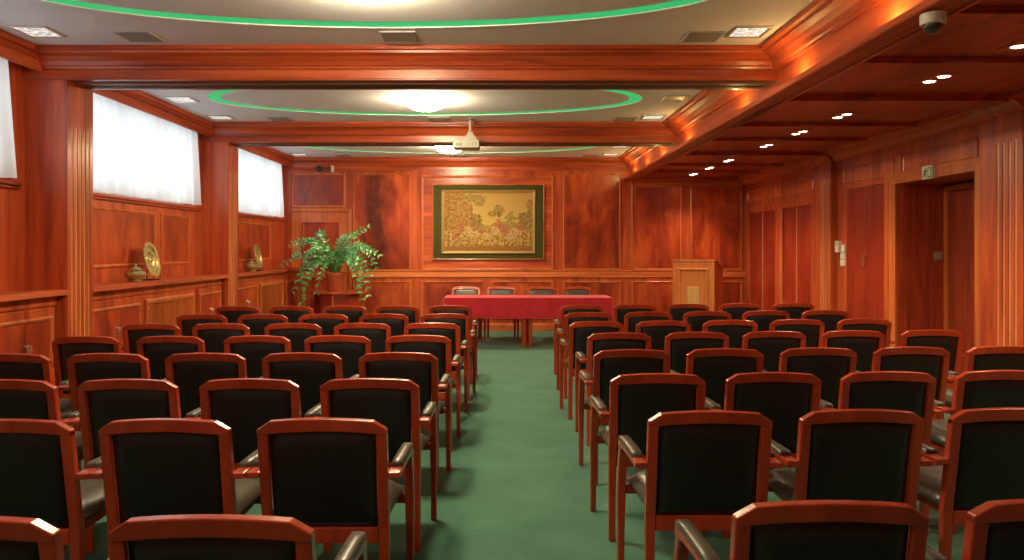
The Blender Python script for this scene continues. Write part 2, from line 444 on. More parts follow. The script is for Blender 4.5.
# sheer curtains
for i, (a, b) in enumerate(BAYS):
    y0, y1 = a+.06, b-(.20, .27, .24, .32)[i]
    lab = ['white sheer curtain over the window beside the camera', 'white sheer curtain on the nearest window, cut by the picture edge', 'white sheer curtain on the wide middle window', 'white sheer curtain on the far window beside the tapestry wall'][i]
    t = thing('curtain', lab, 'curtain', (-3.765, y0, 2.9), 0, 'sheer window curtains')
    n, mz = 150, 6; vs = []; fs = []
    for j in range(mz+1):
        f = j/mz; z = -.93*f
        for k in range(n+1):
            s = k/n; yy = s*(y1-y0) + (.09*f*s**4)
            ph = s*(y1-y0)*2*PI/.19
            x = (.014+.014*f)*math.sin(ph+.7*math.sin(ph*.31)) + .012*math.sin(ph*.23)*f
            if s > .985: x -= .03*(s-.985)/.015
            vs.append((x, yy, z + .006*math.sin(ph*.5)*f))
    for j in range(mz):
        for k in range(n): fs.append((j*(n+1)+k, j*(n+1)+k+1, (j+1)*(n+1)+k+1, (j+1)*(n+1)+k))
    MB().add(vs, fs).build('drape', CURTAIN, t, smooth=True, angle=3)
    MB().tube([(0, -.04, .005), (0, y1-y0+.04, .005)], .008, 8).build('curtain_rail', STEEL, t)
# fluted pilasters
def pilaster(x0, x1, sgn, a, b, zt, lab):
    """x0 wall side, x1 face; flutes cut between raised strips on the face"""
    m = MB().box(x0, x1-sgn*.012, a, b, 0, zt)
    xf = (x1-sgn*.012, x1)
    m.box(*xf, a, b, 2.32 if sgn < 0 else 2.42, zt).box(*xf, a, b, 0, .25)
    w = b-a; g = .028; nfl = 4 if sgn < 0 else 5; c0 = a+w*(.16 if sgn < 0 else .18); pit = w*(.40 if sgn < 0 else .66)/(nfl-1)
    edges = [a]
    for k in range(nfl): edges += [c0+k*pit-g/2, c0+k*pit+g/2]
    edges.append(b)
    zt2 = 2.32 if sgn < 0 else 2.42
    for k in range(0, len(edges), 2): m.box(*xf, edges[k], edges[k+1], .25, zt2)
    if sgn < 0: m.prism([(x1-d, z) for d, z in crown(.15, 2.545, ZL-.002)], 'y', a-.04, b+.04)
    o = trim(m, WZ, lab)
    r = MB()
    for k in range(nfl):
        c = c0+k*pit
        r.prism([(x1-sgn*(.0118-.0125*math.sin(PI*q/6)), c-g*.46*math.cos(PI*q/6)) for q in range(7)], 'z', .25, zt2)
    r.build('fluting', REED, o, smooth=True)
    return o
for a, b in BEAMS:
    pilaster(XL, XP, 1, a, b, 2.787, 'fluted pilaster on the window wall')
    pilaster(XR+.01, XQ, -1, a, a+.54, 2.56, 'fluted pilaster on the door wall')

# ledges and low cabinets below the windows
CABG = 'low cabinets below the windows'
BN = ['', 'nearest bay', 'middle bay', 'far bay']
def cab(a0, a1, label, kind, X=-3.575):
    t = thing('low_cabinet', label, 'cabinet', (X, a0, 0), 0, CABG); L = a1-a0
    MB().box(-.25, 0, 0, L, 0, 1.058).box(0, .018, 0, L, .985, 1.058).build('body', WZ, t)
    Pd = lambda u, v, h: (h, u, v)
    if kind == 'doors':
        hw = (L-.08)/2
        for s in (0, 1):
            u0 = .04+s*hw+.002; u1 = u0+hw-.004
            d = MB().box(.001, .020, u0, u1, .12, .965).build('door', WZ, t, bevel=.003, seg=1)
            Pq = lambda u, v, h: (.020+h, u, v)
            uo, ui = (u0+.03, u1) if s == 0 else (u1-.03, u0)
            mo = MB(); sg = 1 if s == 0 else -1
            pr = [(0, .019), (0, .030), (.012, .038), (.026, .034), (.034, .023), (.034, .019)]
            rg = [[(h, uo+sg*o, .16+o) for o, h in pr], [(h, uo+sg*o, .905-o) for o, h in pr]]
            mo.loft([[(h, ui, .16+o) for o, h in pr], rg[0], rg[1], [(h, ui, .905-o) for o, h in pr]])
            mo.build('door_moulding', WM, d)
            MB().box(.0201, .0215, min(uo+sg*.034, ui), max(uo+sg*.034, ui), .194, .871).build('door_panel', WP, d)
            hy = u1-.016 if s == 0 else u0+.016
            MB().tube([(.020, hy, .62), (.045, hy+.004, .632), (.052, hy+.006, .665), (.045, hy+.004, .698), (.020, hy, .71)], [.006, .005, .0055, .005, .006], 8).build('handle', STEEL, d, smooth=True)
    else:
        g = MB().frame(Pd, .05, L-.05, .14, .925, [(0, 0), (0, .020), (.015, .028), (.045, .024), (.055, .006), (.055, .001)], True).build('grille_frame', WM, t)
        m = MB()
        u0, u1, v0, v1 = .105, L-.105, .195, .87
        def clip(p0, d):
            ts = []
            lo, hi = -9, 9
            for c, dd, mn, mxx in ((p0[0], d[0], u0, u1), (p0[1], d[1], v0, v1)):
                a_, b_ = (mn-c)/dd, (mxx-c)/dd
                lo = max(lo, min(a_, b_)); hi = min(hi, max(a_, b_))
            return lo, hi
        st = .038; k = 0
        for sg in (1, -1):
            off = -1.2
            while off < L+1.2:
                d = (.7071, .7071*sg); p0 = (off, v0 if sg > 0 else v1)
                lo, hi = clip(p0, d)
                if hi-lo > .02:
                    A = (p0[0]+d[0]*lo, p0[1]+d[1]*lo); B = (p0[0]+d[0]*hi, p0[1]+d[1]*hi)
                    nx, ny = -d[1]*.006, d[0]*.006; h0, h1 = (.001, .009) if sg > 0 else (.006, .013)
                    vs = [(h, p[0]+q*nx, p[1]+q*ny) for h in (h0, h1) for p, q in ((A, -1), (B, -1), (B, 1), (A, 1))]
                    m.add(vs, [(0,3,2,1),(4,5,6,7),(0,1,5,4),(1,2,6,5),(2,3,7,6),(3,0,4,7)])
                off += st*1.414
        m.build('lattice', WM, g)
for i in (1, 2, 3):
    a, b = BAYS[i]; e = min(b, 12.93)
    tag(MB().box(XL+.001, XP+.002, a+.002, e-.002, 1.062, 1.105).box(XL+.001, XP-.012, a+.002, e-.002, 1.0595, 1.0619).build('ledge', WY, bevel=.008),
        f'long polished mahogany ledge below the window in the {BN[i]}', 'ledge', 'window ledges')
    if i > 1: cab(a+.005, a+1.02, f'low two-door cabinet at the near end of the {BN[i]} under the window', 'doors')
    cab(a+1.025, a+2.28, f'low cabinet with diamond lattice front under the window in the {BN[i]}', 'grille')
    cab(a+2.285, e-.02, f'low two-door cabinet at the far end of the {BN[i]} under the window', 'doors')

# brass ware on the ledges
def brass_pot(loc, label):
    t = thing('brass_jar', label, 'jar', loc, .3, 'brass jars on the window ledges')
    MB().lathe([(.055, 0), (.062, .004), (.052, .012), (.075, .03), (.098, .06), (.100, .075), (.085, .098), (.06, .108), (.058, .112)]).build('body', BRASS, t, smooth=True)
    MB().lathe([(.066, .112), (.068, .117), (.05, .135), (.026, .146), (.010, .15), (.009, .158), (.015, .165), (.013, .174), (.003, .18)]).build('lid', BRASS, t, smooth=True)
def brass_plate(loc, label):
    t = thing('brass_plate', label, 'plate', loc, .07, 'brass plates on the window ledges')
    R = .19
    M = Matrix.Translation((-.03, 0, .025+R*.98)) @ Matrix.Rotation(math.radians(-12), 4, 'Y') @ Matrix.Rotation(PI/2, 4, 'Y')
    MB().lathe([(.02, -.006), (.13, -.006), (.145, .010), (R-.003, .012), (R, .016), (R-.003, .020), (.15, .018), (.135, .003), (.09, .001), (.085, .005), (.08, .001), (.03, .001), (.025, .006), (.004, .008)], n=44, M=M).build('dish', BRASS, t, smooth=True)
    s = MB()
    for y in (-.085, .085):
        s.tube([(-.10, y*.8, .006), (.035, y, .006), (.038, y, .04), (.028, y, .046)], .006, 8)
        s.tube([(-.10, y*.8, .006), (-.088, y*.8, .15)], .006, 8)
    s.tube([(-.095, -.07, .006), (-.095, .07, .006)], .005, 8)
    s.build('stand', BLACK, t, smooth=True)
brass_pot((-3.64, 7.33, 1.105), 'round lidded brass jar on the middle bay ledge, left of the bigger plate')
brass_plate((-3.655, 7.74, 1.105), 'upright engraved brass plate standing on the ledge of the middle bay')
brass_pot((-3.64, 10.72, 1.105), 'round lidded brass jar on the far bay ledge near the plant')
brass_plate((-3.655, 11.1, 1.105), 'upright engraved brass plate standing on the ledge of the far bay')

# ------------------------------------------------------------------ tapestry wall
wb = struct(MB().box(-4.05, 5.0, YB, YB+.15, 0, 3.2), 'wall_back', WZ, 'mahogany panelled wall behind the table')
K = YB/740.
px = lambda x: (x-503)*K
pz = lambda y: H+(249-y)*K
PB = lambda u, v, h: (u, YB-h, v)
panel(wb, PB, px(291.5), px(345.5), pz(207.5), pz(173))
panel(wb, PB, px(353), px(411.5), pz(271.5), pz(173), mp=streaked(px(377)))
panel(wb, PB, px(353), px(411.5), .20, pz(281))
panel(wb, PB, px(563), px(621), pz(270.5), pz(173))
panel(wb, PB, px(563), px(621), .20, pz(281))
panel(wb, PB, px(631.5), px(682), pz(270.5), pz(185.5))
panel(wb, PB, px(631.5), px(682), .20, pz(281))
panel(wb, PB, px(690.5), px(742.5), pz(270.5), pz(185.5))
panel(wb, PB, px(690.5), px(742.5), .20, pz(281))
panel(wb, PB, px(421), px(484), .20, pz(281))
panel(wb, PB, px(491.5), px(553.5), .20, pz(281))
panel(wb, PB, px(421), px(554), pz(270.5), pz(175.5), mp=WX, w=.045)
# dado rail
m = MB()
for a, b in ((353, 745),):
    m.prism([(YB, .93), (YB-.012, .93), (YB-.022, .945), (YB-.012, .955), (YB-.008, 1.03), (YB-.012, 1.035), (YB-.02, 1.048), (YB-.008, 1.056), (YB, 1.056)], 'x', px(351), XR)
trim(m, WMX, 'dado rail on the tapestry wall')
struct(MB().prism([(YB, 0), (YB-.025, 0), (YB-.025, .10), (YB-.012, .13), (YB, .13)], 'x', px(352), XR), 'baseboard_back', WMX, 'mahogany baseboard of the tapestry wall')
# small door in the corner
m = MB().frame(PB, px(291), px(351.5), -.06, pz(209), [(0, 0), (0, .025), (.02, .032), (.05, .028), (.06, .012), (.075, .012), (.075, .0)])
d1 = struct(m, 'door_1', WM, 'narrow mahogany door in the corner behind the plant')
MB().box(px(291)+.08, px(351.5)-.08, YB-.010, YB-.0005, .01, pz(209)-.08).build('door_leaf', WM, d1)
pd = MB().frame(PB, px(302), px(339.5), 1.06, pz(222), [(0, .010), (0, .022), (.02, .026), (.04, .014), (.04, .0105)], True).build('door_panel', WP, d1)
MB().frame(PB, px(302), px(339.5), .2, .94, [(0, .010), (0, .022), (.02, .026), (.04, .014), (.04, .0105)], True).build('door_panel', WP, d1)

# wall device above the corner panel
t = thing('wall_camera', 'small dark round device with a pale cylinder on a bracket above the corner panel', 'camera', (px(326.5), YB-.001, pz(169.3)))
MB().box(-.13, .15, -.030, 0, -.035, .03).build('bracket', plain('bracket_red_brown', (.25, .06, .03), .4), t, bevel=.004)
Mx = Matrix.Rotation(PI/2, 4, 'X')
MB().lathe([(.045, .028), (.055, .045), (.052, .075), (.03, .09), (.008, .094)], c=(-.115, 0, 0), n=20, M=Mx).build('lens', BLACK, t, smooth=True)
MB().lathe([(.024, -.055), (.030, -.05), (.030, .05), (.024, .055)], c=(.12, -.062, 0), n=18).build('cylinder', WHITE, t, smooth=True)

# framed tapestry
t = thing('framed_tapestry', 'framed woven pastoral tapestry with dark green surround hung behind the table', 'tapestry', (px(488.5), YB-.009, pz(222)))
Pt = lambda u, v, h: (u, -h, v)
W2, H2 = 55.8*K, 37.6*K; w2, h2 = 46.8*K, 31.8*K
MB().frame(Pt, -W2, W2, -H2, H2, [(0, 0), (0, .030), (.006, .034), (.014, .030), (.018, .02), (.018, 0)]).build('outer_frame', WM, t)
MB().box(-W2+.015, W2-.015, -.022, -.002, -H2+.015, H2-.015).build('surround', GREENMAT, t)
MB().frame(Pt, -w2, w2, -h2, h2, [(0, .021), (0, .04), (.012, .050), (.030, .046), (.040, .036), (.050, .034), (.055, .023), (.055, .0225)]).build('gilt_frame', GOLD, t)
from mathutils import noise
def paint(u, v):
    """pastoral scene woven in ochres, u and v in 0..1 from the lower left"""
    n = lambda x, y, k: noise.noise((x, y, k))
    f = .5+.5*n(u*9, v*7, 1)+.25*n(u*22, v*17, 2); g = .5+.55*n(u*34, v*26, 5)+.35*n(u*70, v*52, 6)
    uu, vv = u+.018*n(u*24, v*18, 3)+.010*n(u*60, v*44, 8), v+.026*n(u*24, v*18, 4)+.014*n(u*60, v*44, 7)
    c = Vector((.50, .36, .10)).lerp(Vector((.42, .27, .08)), max(0, min(1, (v-.45)*2)))
    c = c*(.94+.12*g)
    if v < .46+.08*n(u*5, 0, 9)+.05*f: c = Vector((.20, .13, .032)).lerp(Vector((.40, .28, .08)), max(0, min(1, g)))
    def mass(cx, cy, rx, ry, c0, c1, rag=.9):
        nonlocal c
        if ((uu-cx)/rx)**2+((vv-cy)/ry)**2+rag*(f-.5)+.7*rag*(g-.5) < 1:
            c = Vector(c0).lerp(Vector(c1), max(0, min(1, 1.4*g-.2)))
    td, tl = (.20, .10, .025), (.42, .24, .07)
    mass(.10, .74, .17, .40, td, tl); mass(.22, .62, .10, .26, (.20, .09, .022), (.46, .27, .08)); mass(.04, .42, .11, .5, td, tl)
    mass(.34, .92, .13, .07, (.19, .125, .032), (.36, .25, .075)); mass(.40, .84, .06, .06, (.19, .125, .032), (.36, .25, .075))
    mass(.62, .71, .06, .09, (.19, .125, .032), (.36, .25, .075)); mass(.54, .65, .05, .06, (.19, .125, .032), (.36, .25, .075)); mass(.98, .78, .04, .12, td, tl)
    mass(.93, .54, .10, .15, (.15, .10, .025), (.36, .25, .08)); mass(.75, .57, .05, .12, (.20, .14, .035), (.40, .29, .09)); mass(.36, .52, .07, .15, (.14, .09, .02), (.36, .23, .07))
    if abs(uu-.62) < .009 and .45 < v < .68: c = Vector((.13, .08, .02))
    if vv < .37+.08*(f-.5): c = Vector((.17, .085, .022)).lerp(Vector((.54, .35, .11)), max(0, min(1, 1.7*g-.35)))
    sk, rs = (.58, .38, .16), (.46, .19, .085)
    for cx, cy, rx, ry, k in ((.26, .36, .05, .09, 0), (.31, .30, .09, .05, 0), (.25, .47, .022, .045, 1), (.19, .40, .035, .10, 1), (.34, .38, .03, .05, 1), (.62, .46, .045, .08, 1), (.63, .55, .018, .035, 0),
                              (.58, .35, .05, .07, 0), (.69, .36, .04, .09, 1), (.80, .32, .05, .08, 0), (.47, .25, .06, .06, 0), (.86, .41, .03, .07, 1), (.42, .33, .03, .05, 1), (.75, .24, .05, .05, 0), (.12, .22, .05, .05, 1)):
        p = sk if k == 0 else rs
        mass(cx, cy, rx, ry, tuple(.5*q for q in p), p, .8)
    if v < .07+.03*f: c = Vector((.20, .10, .028)).lerp(Vector((.36, .17, .05)), max(0, min(1, g)))
    return c
nu, nv = 220, 150; vs = []; fs = []; cl = []
a_, b_ = w2-.054, h2-.054
for j in range(nv+1):
    for i in range(nu+1):
        vs.append((-a_+2*a_*i/nu, -.030, -b_+2*b_*j/nv)); cl.append(paint(i/nu, j/nv))
for j in range(nv):
    for i in range(nu): fs.append((j*(nu+1)+i, j*(nu+1)+i+1, (j+1)*(nu+1)+i+1, (j+1)*(nu+1)+i))
mb = MB().add(vs, fs); mb.box(-a_, a_, -.0298, -.0225, -b_, b_)
o = mb.build('woven_picture', TAPESTRY, t)
ca = o.data.color_attributes.new('Col', 'FLOAT_COLOR', 'POINT')
for i, d in enumerate(ca.data):
    c = cl[i] if i < len(cl) else Vector((.3, .2, .06)); d.color = (*c, 1)

# ------------------------------------------------------------------ door wall
# openings: far double wardrobe doors, wide recessed doorway
m = MB()
DZ = 2.13
m.box(XR, XR+.12, YR-.2, 6.62, 0, 2.85).box(XR, XR+.12, 7.96, YB, 0, 2.85).box(XR, XR+.12, 6.62, 7.96, DZ, 2.85)
m.box(XR+.12, 5.0, 6.50, 6.62, 0, 2.85).box(XR+.12, 5.0, 6.62, 7.96, DZ, 2.30).box(4.86, 5.0, 6.55, 8.10, 0, DZ+.1)
wr = struct(m, 'wall_right', WZ, 'mahogany panelled wall with doors')
MB().box(XR+.001, 4.86, 7.962, 8.06, 0, DZ+.02).build('reveal', WDR, wr)
PRx = lambda u, v, h: (XR-h, u, v)
for u0, u1 in ((10.08, 11.30), (11.45, 12.80), (6.60, 7.82), (8.02, 9.20)):
    panel(wr, PRx, u0, u1, 2.235, 2.43, mp=WZ, w=.03)
# plain blocks between the frieze panels
for u0 in (11.34, 7.86): MB().box(XR-.014, XR, u0, u0+.09, 2.235, 2.43).build('frieze_block', WM, wr)
# recessed doorway
m = MB()
m.box(XR-.022, XR, 7.96, 8.14, 0, DZ+.09).box(XR-.022, XR, 6.54, 6.62, 0, DZ+.09).box(XR-.022, XR, 6.62, 7.96, DZ, DZ+.09)
m.box(XR-.030, XR, 8.10, 8.16, 0, DZ+.07).box(XR-.030, XR, 6.5, 8.16, DZ+.07, DZ+.11)
d2 = struct(m, 'door_2', WM, 'recessed doorway with mahogany frame below the exit sign')
MB().box(4.74, 4.86, 7.89, 7.962, 0, 2.09).box(4.74, 4.86, 6.62, 7.89, 2.05, 2.10).build('door_frame', WM, d2)
lf = MB().box(4.80, 4.84, 6.64, 7.26, .005, 2.05).build('door_leaf', WDR, d2)
MB().tube([(4.80, 7.20, 1.02), (4.75, 7.20, 1.02), (4.745, 7.10, 1.02)], .009, 8).build('handle', STEEL, lf)
MB().box(4.80, 4.84, 7.27, 7.885, .005, 2.05).build('door_leaf', WDR, d2)
# closet door pair beside it
m = MB().box(XR-.012, XR, 8.165, 9.13, 2.16, 2.20).box(XR-.012, XR, 9.09, 9.13, 0, 2.16).box(XR-.012, XR, 8.165, 8.21, 0, 2.16)
d3 = struct(m, 'door_3', WZ, 'flush closet double doors beside the light switches')
for y0, y1, hy in ((8.215, 8.648, 8.625), (8.652, 9.085, 8.675)):
    lf = MB().box(XR-.010, XR-.0005, y0, y1, .02, 2.155).build('door_leaf', WDZ, d3, bevel=.003, seg=1)
    MB().tube([(XR-.010, hy, 1.20), (XR-.035, hy, 1.22), (XR-.038, hy, 1.28), (XR-.035, hy, 1.34), (XR-.010, hy, 1.36)], .006, 8).build('handle', GOLD, lf)
# far wardrobe doors
m = MB()
for y0, y1 in ((12.62, 12.74), (11.15, 11.46), (10.02, 10.13)): m.box(XR-.026, XR, y0, y1, 0, 2.04)
m.box(XR-.026, XR, 10.02, 12.74, 2.04, 2.13).box(XR-.034, XR, 10.0, 12.76, 2.10, 2.14)
d4 = struct(m, 'door_4', WZ, 'two pairs of tall dark red folding doors beside the lectern')
for y0, y1 in ((10.135, 10.645), (10.665, 11.145), (11.465, 12.04), (12.06, 12.615)):
    MB().box(XR-.008, XR-.0005, y0, y1, .02, 2.035).build('door_leaf', WDZ, d4)
for y in (10.655, 12.05, 11.20): MB().box(XR-(.016 if y != 11.20 else .032), XR-.0005, y-.010, y+.010, .02, 2.035).build('edge_strip', STRIP, d4)
struct(MB().prism([(XR, 0), (XR-.022, 0), (XR-.022, .10), (XR-.01, .13), (XR, .13)], 'y', 9.98, 10.02), 'baseboard_right', WM)

# wall behind the camera
struct(MB().box(-4.05, 5.0, YR-.35, YR-.2, 0, 3.2), 'wall_rear', WZ, 'mahogany wall behind the camera')

# switches and signs on the door wall
def plate(y, z, w, h, d, mat, label, name, cat, kind):
    t = thing(name, label, cat, (XR, y, z), 0, None)
    MB().box(-d, -.0005, -w/2, w/2, -h/2, h/2).build('housing', mat, t, bevel=.004)
    if kind == 'switch':
        for s in (-1, 1): MB().box(-d-.005, -d, s*w*.22-w*.18, s*w*.22+w*.18, -h*.36, h*.36).build('rocker', WHITE, t, bevel=.002)
    elif kind == 'dial':
        MB().lathe([(.018, -.002), (.016, .010), (.004, .012)], c=(-d, 0, -h*.2), n=16, M=Matrix.Rotation(-PI/2, 4, 'Y')).build('dial', WHITE, t)
    else:
        for k in range(4): MB().box(-d-.002, -d, -w*.3, w*.3, h*.1+k*.012, h*.1+k*.012+.005).build('slot', GREYD, t)
plate(9.30, 1.46, .095, .145, .05, IVORY, 'tall ivory wall box above the light switches, next to the pilaster', 'wall_box', 'control box', 'slots')
plate(9.175, 1.435, .075, .095, .03, WHITE, 'small white dial thermostat beside the tall ivory wall box', 'thermostat', 'thermostat', 'dial')
plate(9.215, 1.345, .135, .085, .012, IVORY, 'upper ivory double light switch beside the closet doors', 'light_switch', 'light switch', 'switch')
plate(9.215, 1.255, .135, .085, .012, IVORY, 'lower ivory double light switch beside the closet doors', 'light_switch', 'light switch', 'switch')
t = thing('wall_plate', 'square grey switch plate on the deep reveal of the doorway', 'light switch', (4.68, 7.962, 1.355))
MB().box(-.047, .047, -.012, -.0005, -.045, .045).build('housing', plain('grey_brown_plate', (.36, .27, .20), .45), t, bevel=.004)
MB().box(-.028, .028, -.018, -.012, -.028, .028).build('rocker', plain('grey_brown_rocker', (.42, .33, .26), .4), t, bevel=.002)

# emergency exit sign
t = thing('exit_sign', 'white emergency exit sign with green running figure above the doorway', 'exit sign', (XR, 7.31, 2.183))
MB().box(-.055, -.0005, -.088, .088, -.062, .070).build('housing', SIGNW, t, bevel=.006)
m = MB()
def dab(y0, y1, z0, z1): m.box(-.058, -.0555, y0, y1, z0, z1)
m.frame(lambda u, v, h: (-.0555-h, u, v), -.115, -.03, -.05, .05, [(0, 0), (0, .0025), (.012, .0025), (.012, 0)])
Mr = Matrix.Rotation(-PI/2, 4, 'Y')
m.lathe([(.011, 0), (.011, .0025)], c=(-.0555, .030, .040), n=14, M=Mr)
def limb(p, q, w=.009):
    (a, b), (c, d) = p, q; l = math.hypot(c-a, d-b); nx, ny = -(d-b)/l*w, (c-a)/l*w
    vs = [(x, y, z) for x in (-.0555, -.058) for y, z in ((a-nx, b-ny), (c-nx, d-ny), (c+nx, d+ny), (a+nx, b+ny))]
    m.add(vs, [(0,3,2,1),(4,5,6,7),(0,1,5,4),(1,2,6,5),(2,3,7,6),(3,0,4,7)])
limb((.035, .026), (.045, -.008), .012); limb((.045, -.006), (.015, -.022)); limb((.015, -.022), (.018, -.05), .008); limb((.046, -.008), (.075, -.03)); limb((.075, -.03), (.100, -.030), .008)
limb((.034, .024), (.005, .012), .006); limb((.005, .012), (-.010, .024), .006); limb((.038, .022), (.066, .014), .006); limb((.066, .014), (.078, -.004), .006)
m.v = [(x, y*.66, z) for x, y, z in m.v]
m.build('running_figure', GREENINK, t)

# ------------------------------------------------------------------ ceiling fittings
LN = {1: 'nearest bay in view', 2: 'middle bay', 3: 'far bay', 0: 'bay over the camera'}
for i, cy in enumerate((.90, 4.37, 7.85, 11.33)):
    t = thing('ceiling_lamp', (f'glowing round glass bowl lamp at the centre of the {LN[i]}' if i else 'dimmed round glass bowl lamp over the camera position'), 'ceiling lamp', (-.82, cy, ZC+.012), 0, 'glass bowl ceiling lamps')
    MB().lathe([(.20, -.0125), (.205, -.018), (.19, -.03), (.18, -.034)], n=32).build('canopy', GOLD, t, smooth=True)
    MB().lathe([(.225, -.030), (.23, -.036), (.22, -.058), (.18, -.094), (.11, -.124), (.04, -.135), (.012, -.136)], n=36).build('bowl', BOWL if i else plain('dimmed_glass_bowl', (.85, .80, .68), .3, emit=(1., .80, .50), es=18.), t, smooth=True)
    MB().lathe([(.012, -.136), (.016, -.141), (.012, -.149), (.003, -.152)], n=12).build('finial', GOLD, t, smooth=True)

def square_light(x, y, label, lit=True):
    t = thing('square_downlight', label, 'downlight', (x, y, ZC), 0, 'square recessed ceiling lights')
    Pc = lambda u, v, h: (u, v, -h)
    MB().frame(Pc, -.135, .135, -.135, .135, [(0, 0), (0, .010), (.012, .014), (.024, .010), (.024, 0)]).build('frame', STEEL, t)
    MB().box(-.112, .112, -.112, .112, -.006, -.0005).build('glass', LAMPSQ if lit else plain('unlit_glass', (.36, .22, .15), .4), t)
sl = 'square recessed light'
square_light(-3.39, 4.35, f'{sl} by the window, near half of the nearest bay')
square_light(-3.39, 5.40, f'{sl} by the window cornice in the corner of the nearest cross beam')
square_light(-3.40, 7.84, f'{sl} by the window cornice half way along the middle bay')
square_light(-3.40, 8.91, f'{sl} by the window cornice just before the middle cross beam')
square_light(-3.41, 12.38, f'{sl} over the corner door beside the far window')
square_light(1.79, 5.40, f'{sl} where the nearest cross beam meets the long beam')
square_light(1.80, 7.78, f'unlit {sl} beside the long beam, half way along the middle bay', False)
square_light(1.80, 8.88, f'{sl} where the middle cross beam meets the long beam')
square_light(1.80, 11.38, f'{sl} beside the long beam half way along the far bay')
square_light(1.80, 12.38, f'{sl} beside the long beam near the tapestry wall')
def vent(x, y, label):
    t = thing('ceiling_vent', label, 'vent', (x, y, ZC), 0, 'grey square ceiling vents')
    Pc = lambda u, v, h: (u, v, -h)
    MB().frame(Pc, -.13, .13, -.13, .13, [(0, 0), (0, .011), (.008, .014), (.022, .012), (.022, 0)]).build('frame', GREY, t)
    MB().box(-.108, .108, -.108, .108, -.008, -.0005).build('backing', GREYD, t)
    for k in range(7): MB().box(-.106, .106, -.098+k*.030, -.080+k*.030, -.012, -.007).build('slat', GREY, t)
for y, nm in ((5.52, 'nearest cross beam'), (9.02, 'middle cross beam'), (12.55, 'tapestry wall crown')):
    vent(-2.71, y, f'grey ceiling vent in front of the {nm}, on the window side')
    vent(-.77, y, f'grey ceiling vent in front of the {nm}, in line with the bowl lamps')
    vent(1.49, y, f'grey ceiling vent in front of the {nm}, on the long beam side')

DL = [1.9, 3.42, 4.42, 5.36, 6.85, 7.84, 8.82, 10.3, 11.26, 12.2]
for k, y in enumerate(DL):
    if k == 0: order = 'behind the picture edge'
    order = ['just beyond the picture edge', 'over the aisle chairs', 'first in view along the row', 'second in view along the row', 'third along the row', 'fourth along the row', 'fifth along the row', 'sixth along the row', 'second from the tapestry wall', 'last before the tapestry wall'][k]
    t = thing('twin_downlight', f'twin halogen downlight in the dark timber ceiling, {order}', 'downlight', (3.14, y, ZL), 0, 'twin downlights in the timber ceiling')
    Pc = lambda u, v, h: (u, v, -h)
    MB().frame(Pc, -.085, .085, -.16, .16, [(0, 0), (0, .006), (.006, .008), (.02, .006), (.02, 0)]).box(-.075, .075, -.15, .15, -.004, -.0005).build('frame', WMX, t)
    for s in (-1, 1):
        b = MB().lathe([(.050, -.004), (.050, -.009), (.042, -.009), (.040, -.0045)], c=(s*.006, s*-.08, 0), n=20).build('ring', STEEL, t)
        MB().lathe([(.041, -.0045), (.036, -.0085), (.006, -.010)], c=(s*.006, s*-.08, 0), n=20).build('lamp', LAMP, t)
    l = bpy.data.lights.new('downlight_beam', 'SPOT'); l.energy = 31; l.color = (1., .74, .48); l.spot_size = 2.1; l.spot_blend = .8; l.shadow_soft_size = .05
    lo = bpy.data.objects.new('downlight_beam', l); COL.objects.link(lo); lo.location = (3.14, y, ZL-.03)

# dome camera under the long beam
t = thing('dome_camera', 'white dome security camera with dark glass under the long beam', 'camera', (2.15, 3.70, 2.6045))
MB().lathe([(.058, 0), (.060, -.004), (.060, -.042), (.056, -.052), (.049, -.054)], n=30).build('housing', WHITE, t, smooth=True)
MB().lathe([(.048, -.054), (.047, -.066), (.040, -.084), (.026, -.097), (.006, -.103)], n=30).build('dome', SMOKE, t, smooth=True)

# projector hanging from the ceiling
t = thing('projector', 'grey projector on a ceiling pole in front of the middle cross beam', 'projector', (-.40, 9.02, ZC))
MB().lathe([(.05, 0), (.05, -.012), (.022, -.018)], n=18).tube([(0, 0, -.015), (0, 0, -.25)], .020, 12).build('pole', plain('projector_grey', (.26, .23, .17), .45), t, smooth=True)
MB().prism([(-.028, -.17), (.028, -.17), (.06, -.235), (.105, -.275), (-.105, -.275), (-.06, -.235)], 'y', -.05, .05).build('bracket', plain('bracket_grey', (.22, .19, .14), .45), t)
b = MB().box(-.205, .115, -.13, .13, -.375, -.278).build('body', plain('projector_shell', (.30, .27, .20), .45), t, bevel=.014, seg=3)
MB().lathe([(.038, .13), (.040, .15), (.030, .155), (.006, .150)], c=(-.12, 0, -.325), n=20, M=Matrix.Rotation(-PI/2, 4, 'X')).build('lens', BLACK, b)
for k in range(6): MB().box(-.05+k*.025, -.037+k*.025, -.1315, -.129, -.352, -.30).build('vent_slot', GREYD, b)
MB().box(-.17, -.09, -.1325, -.1295, -.35, -.31).build('socket_panel', BLACK, b)

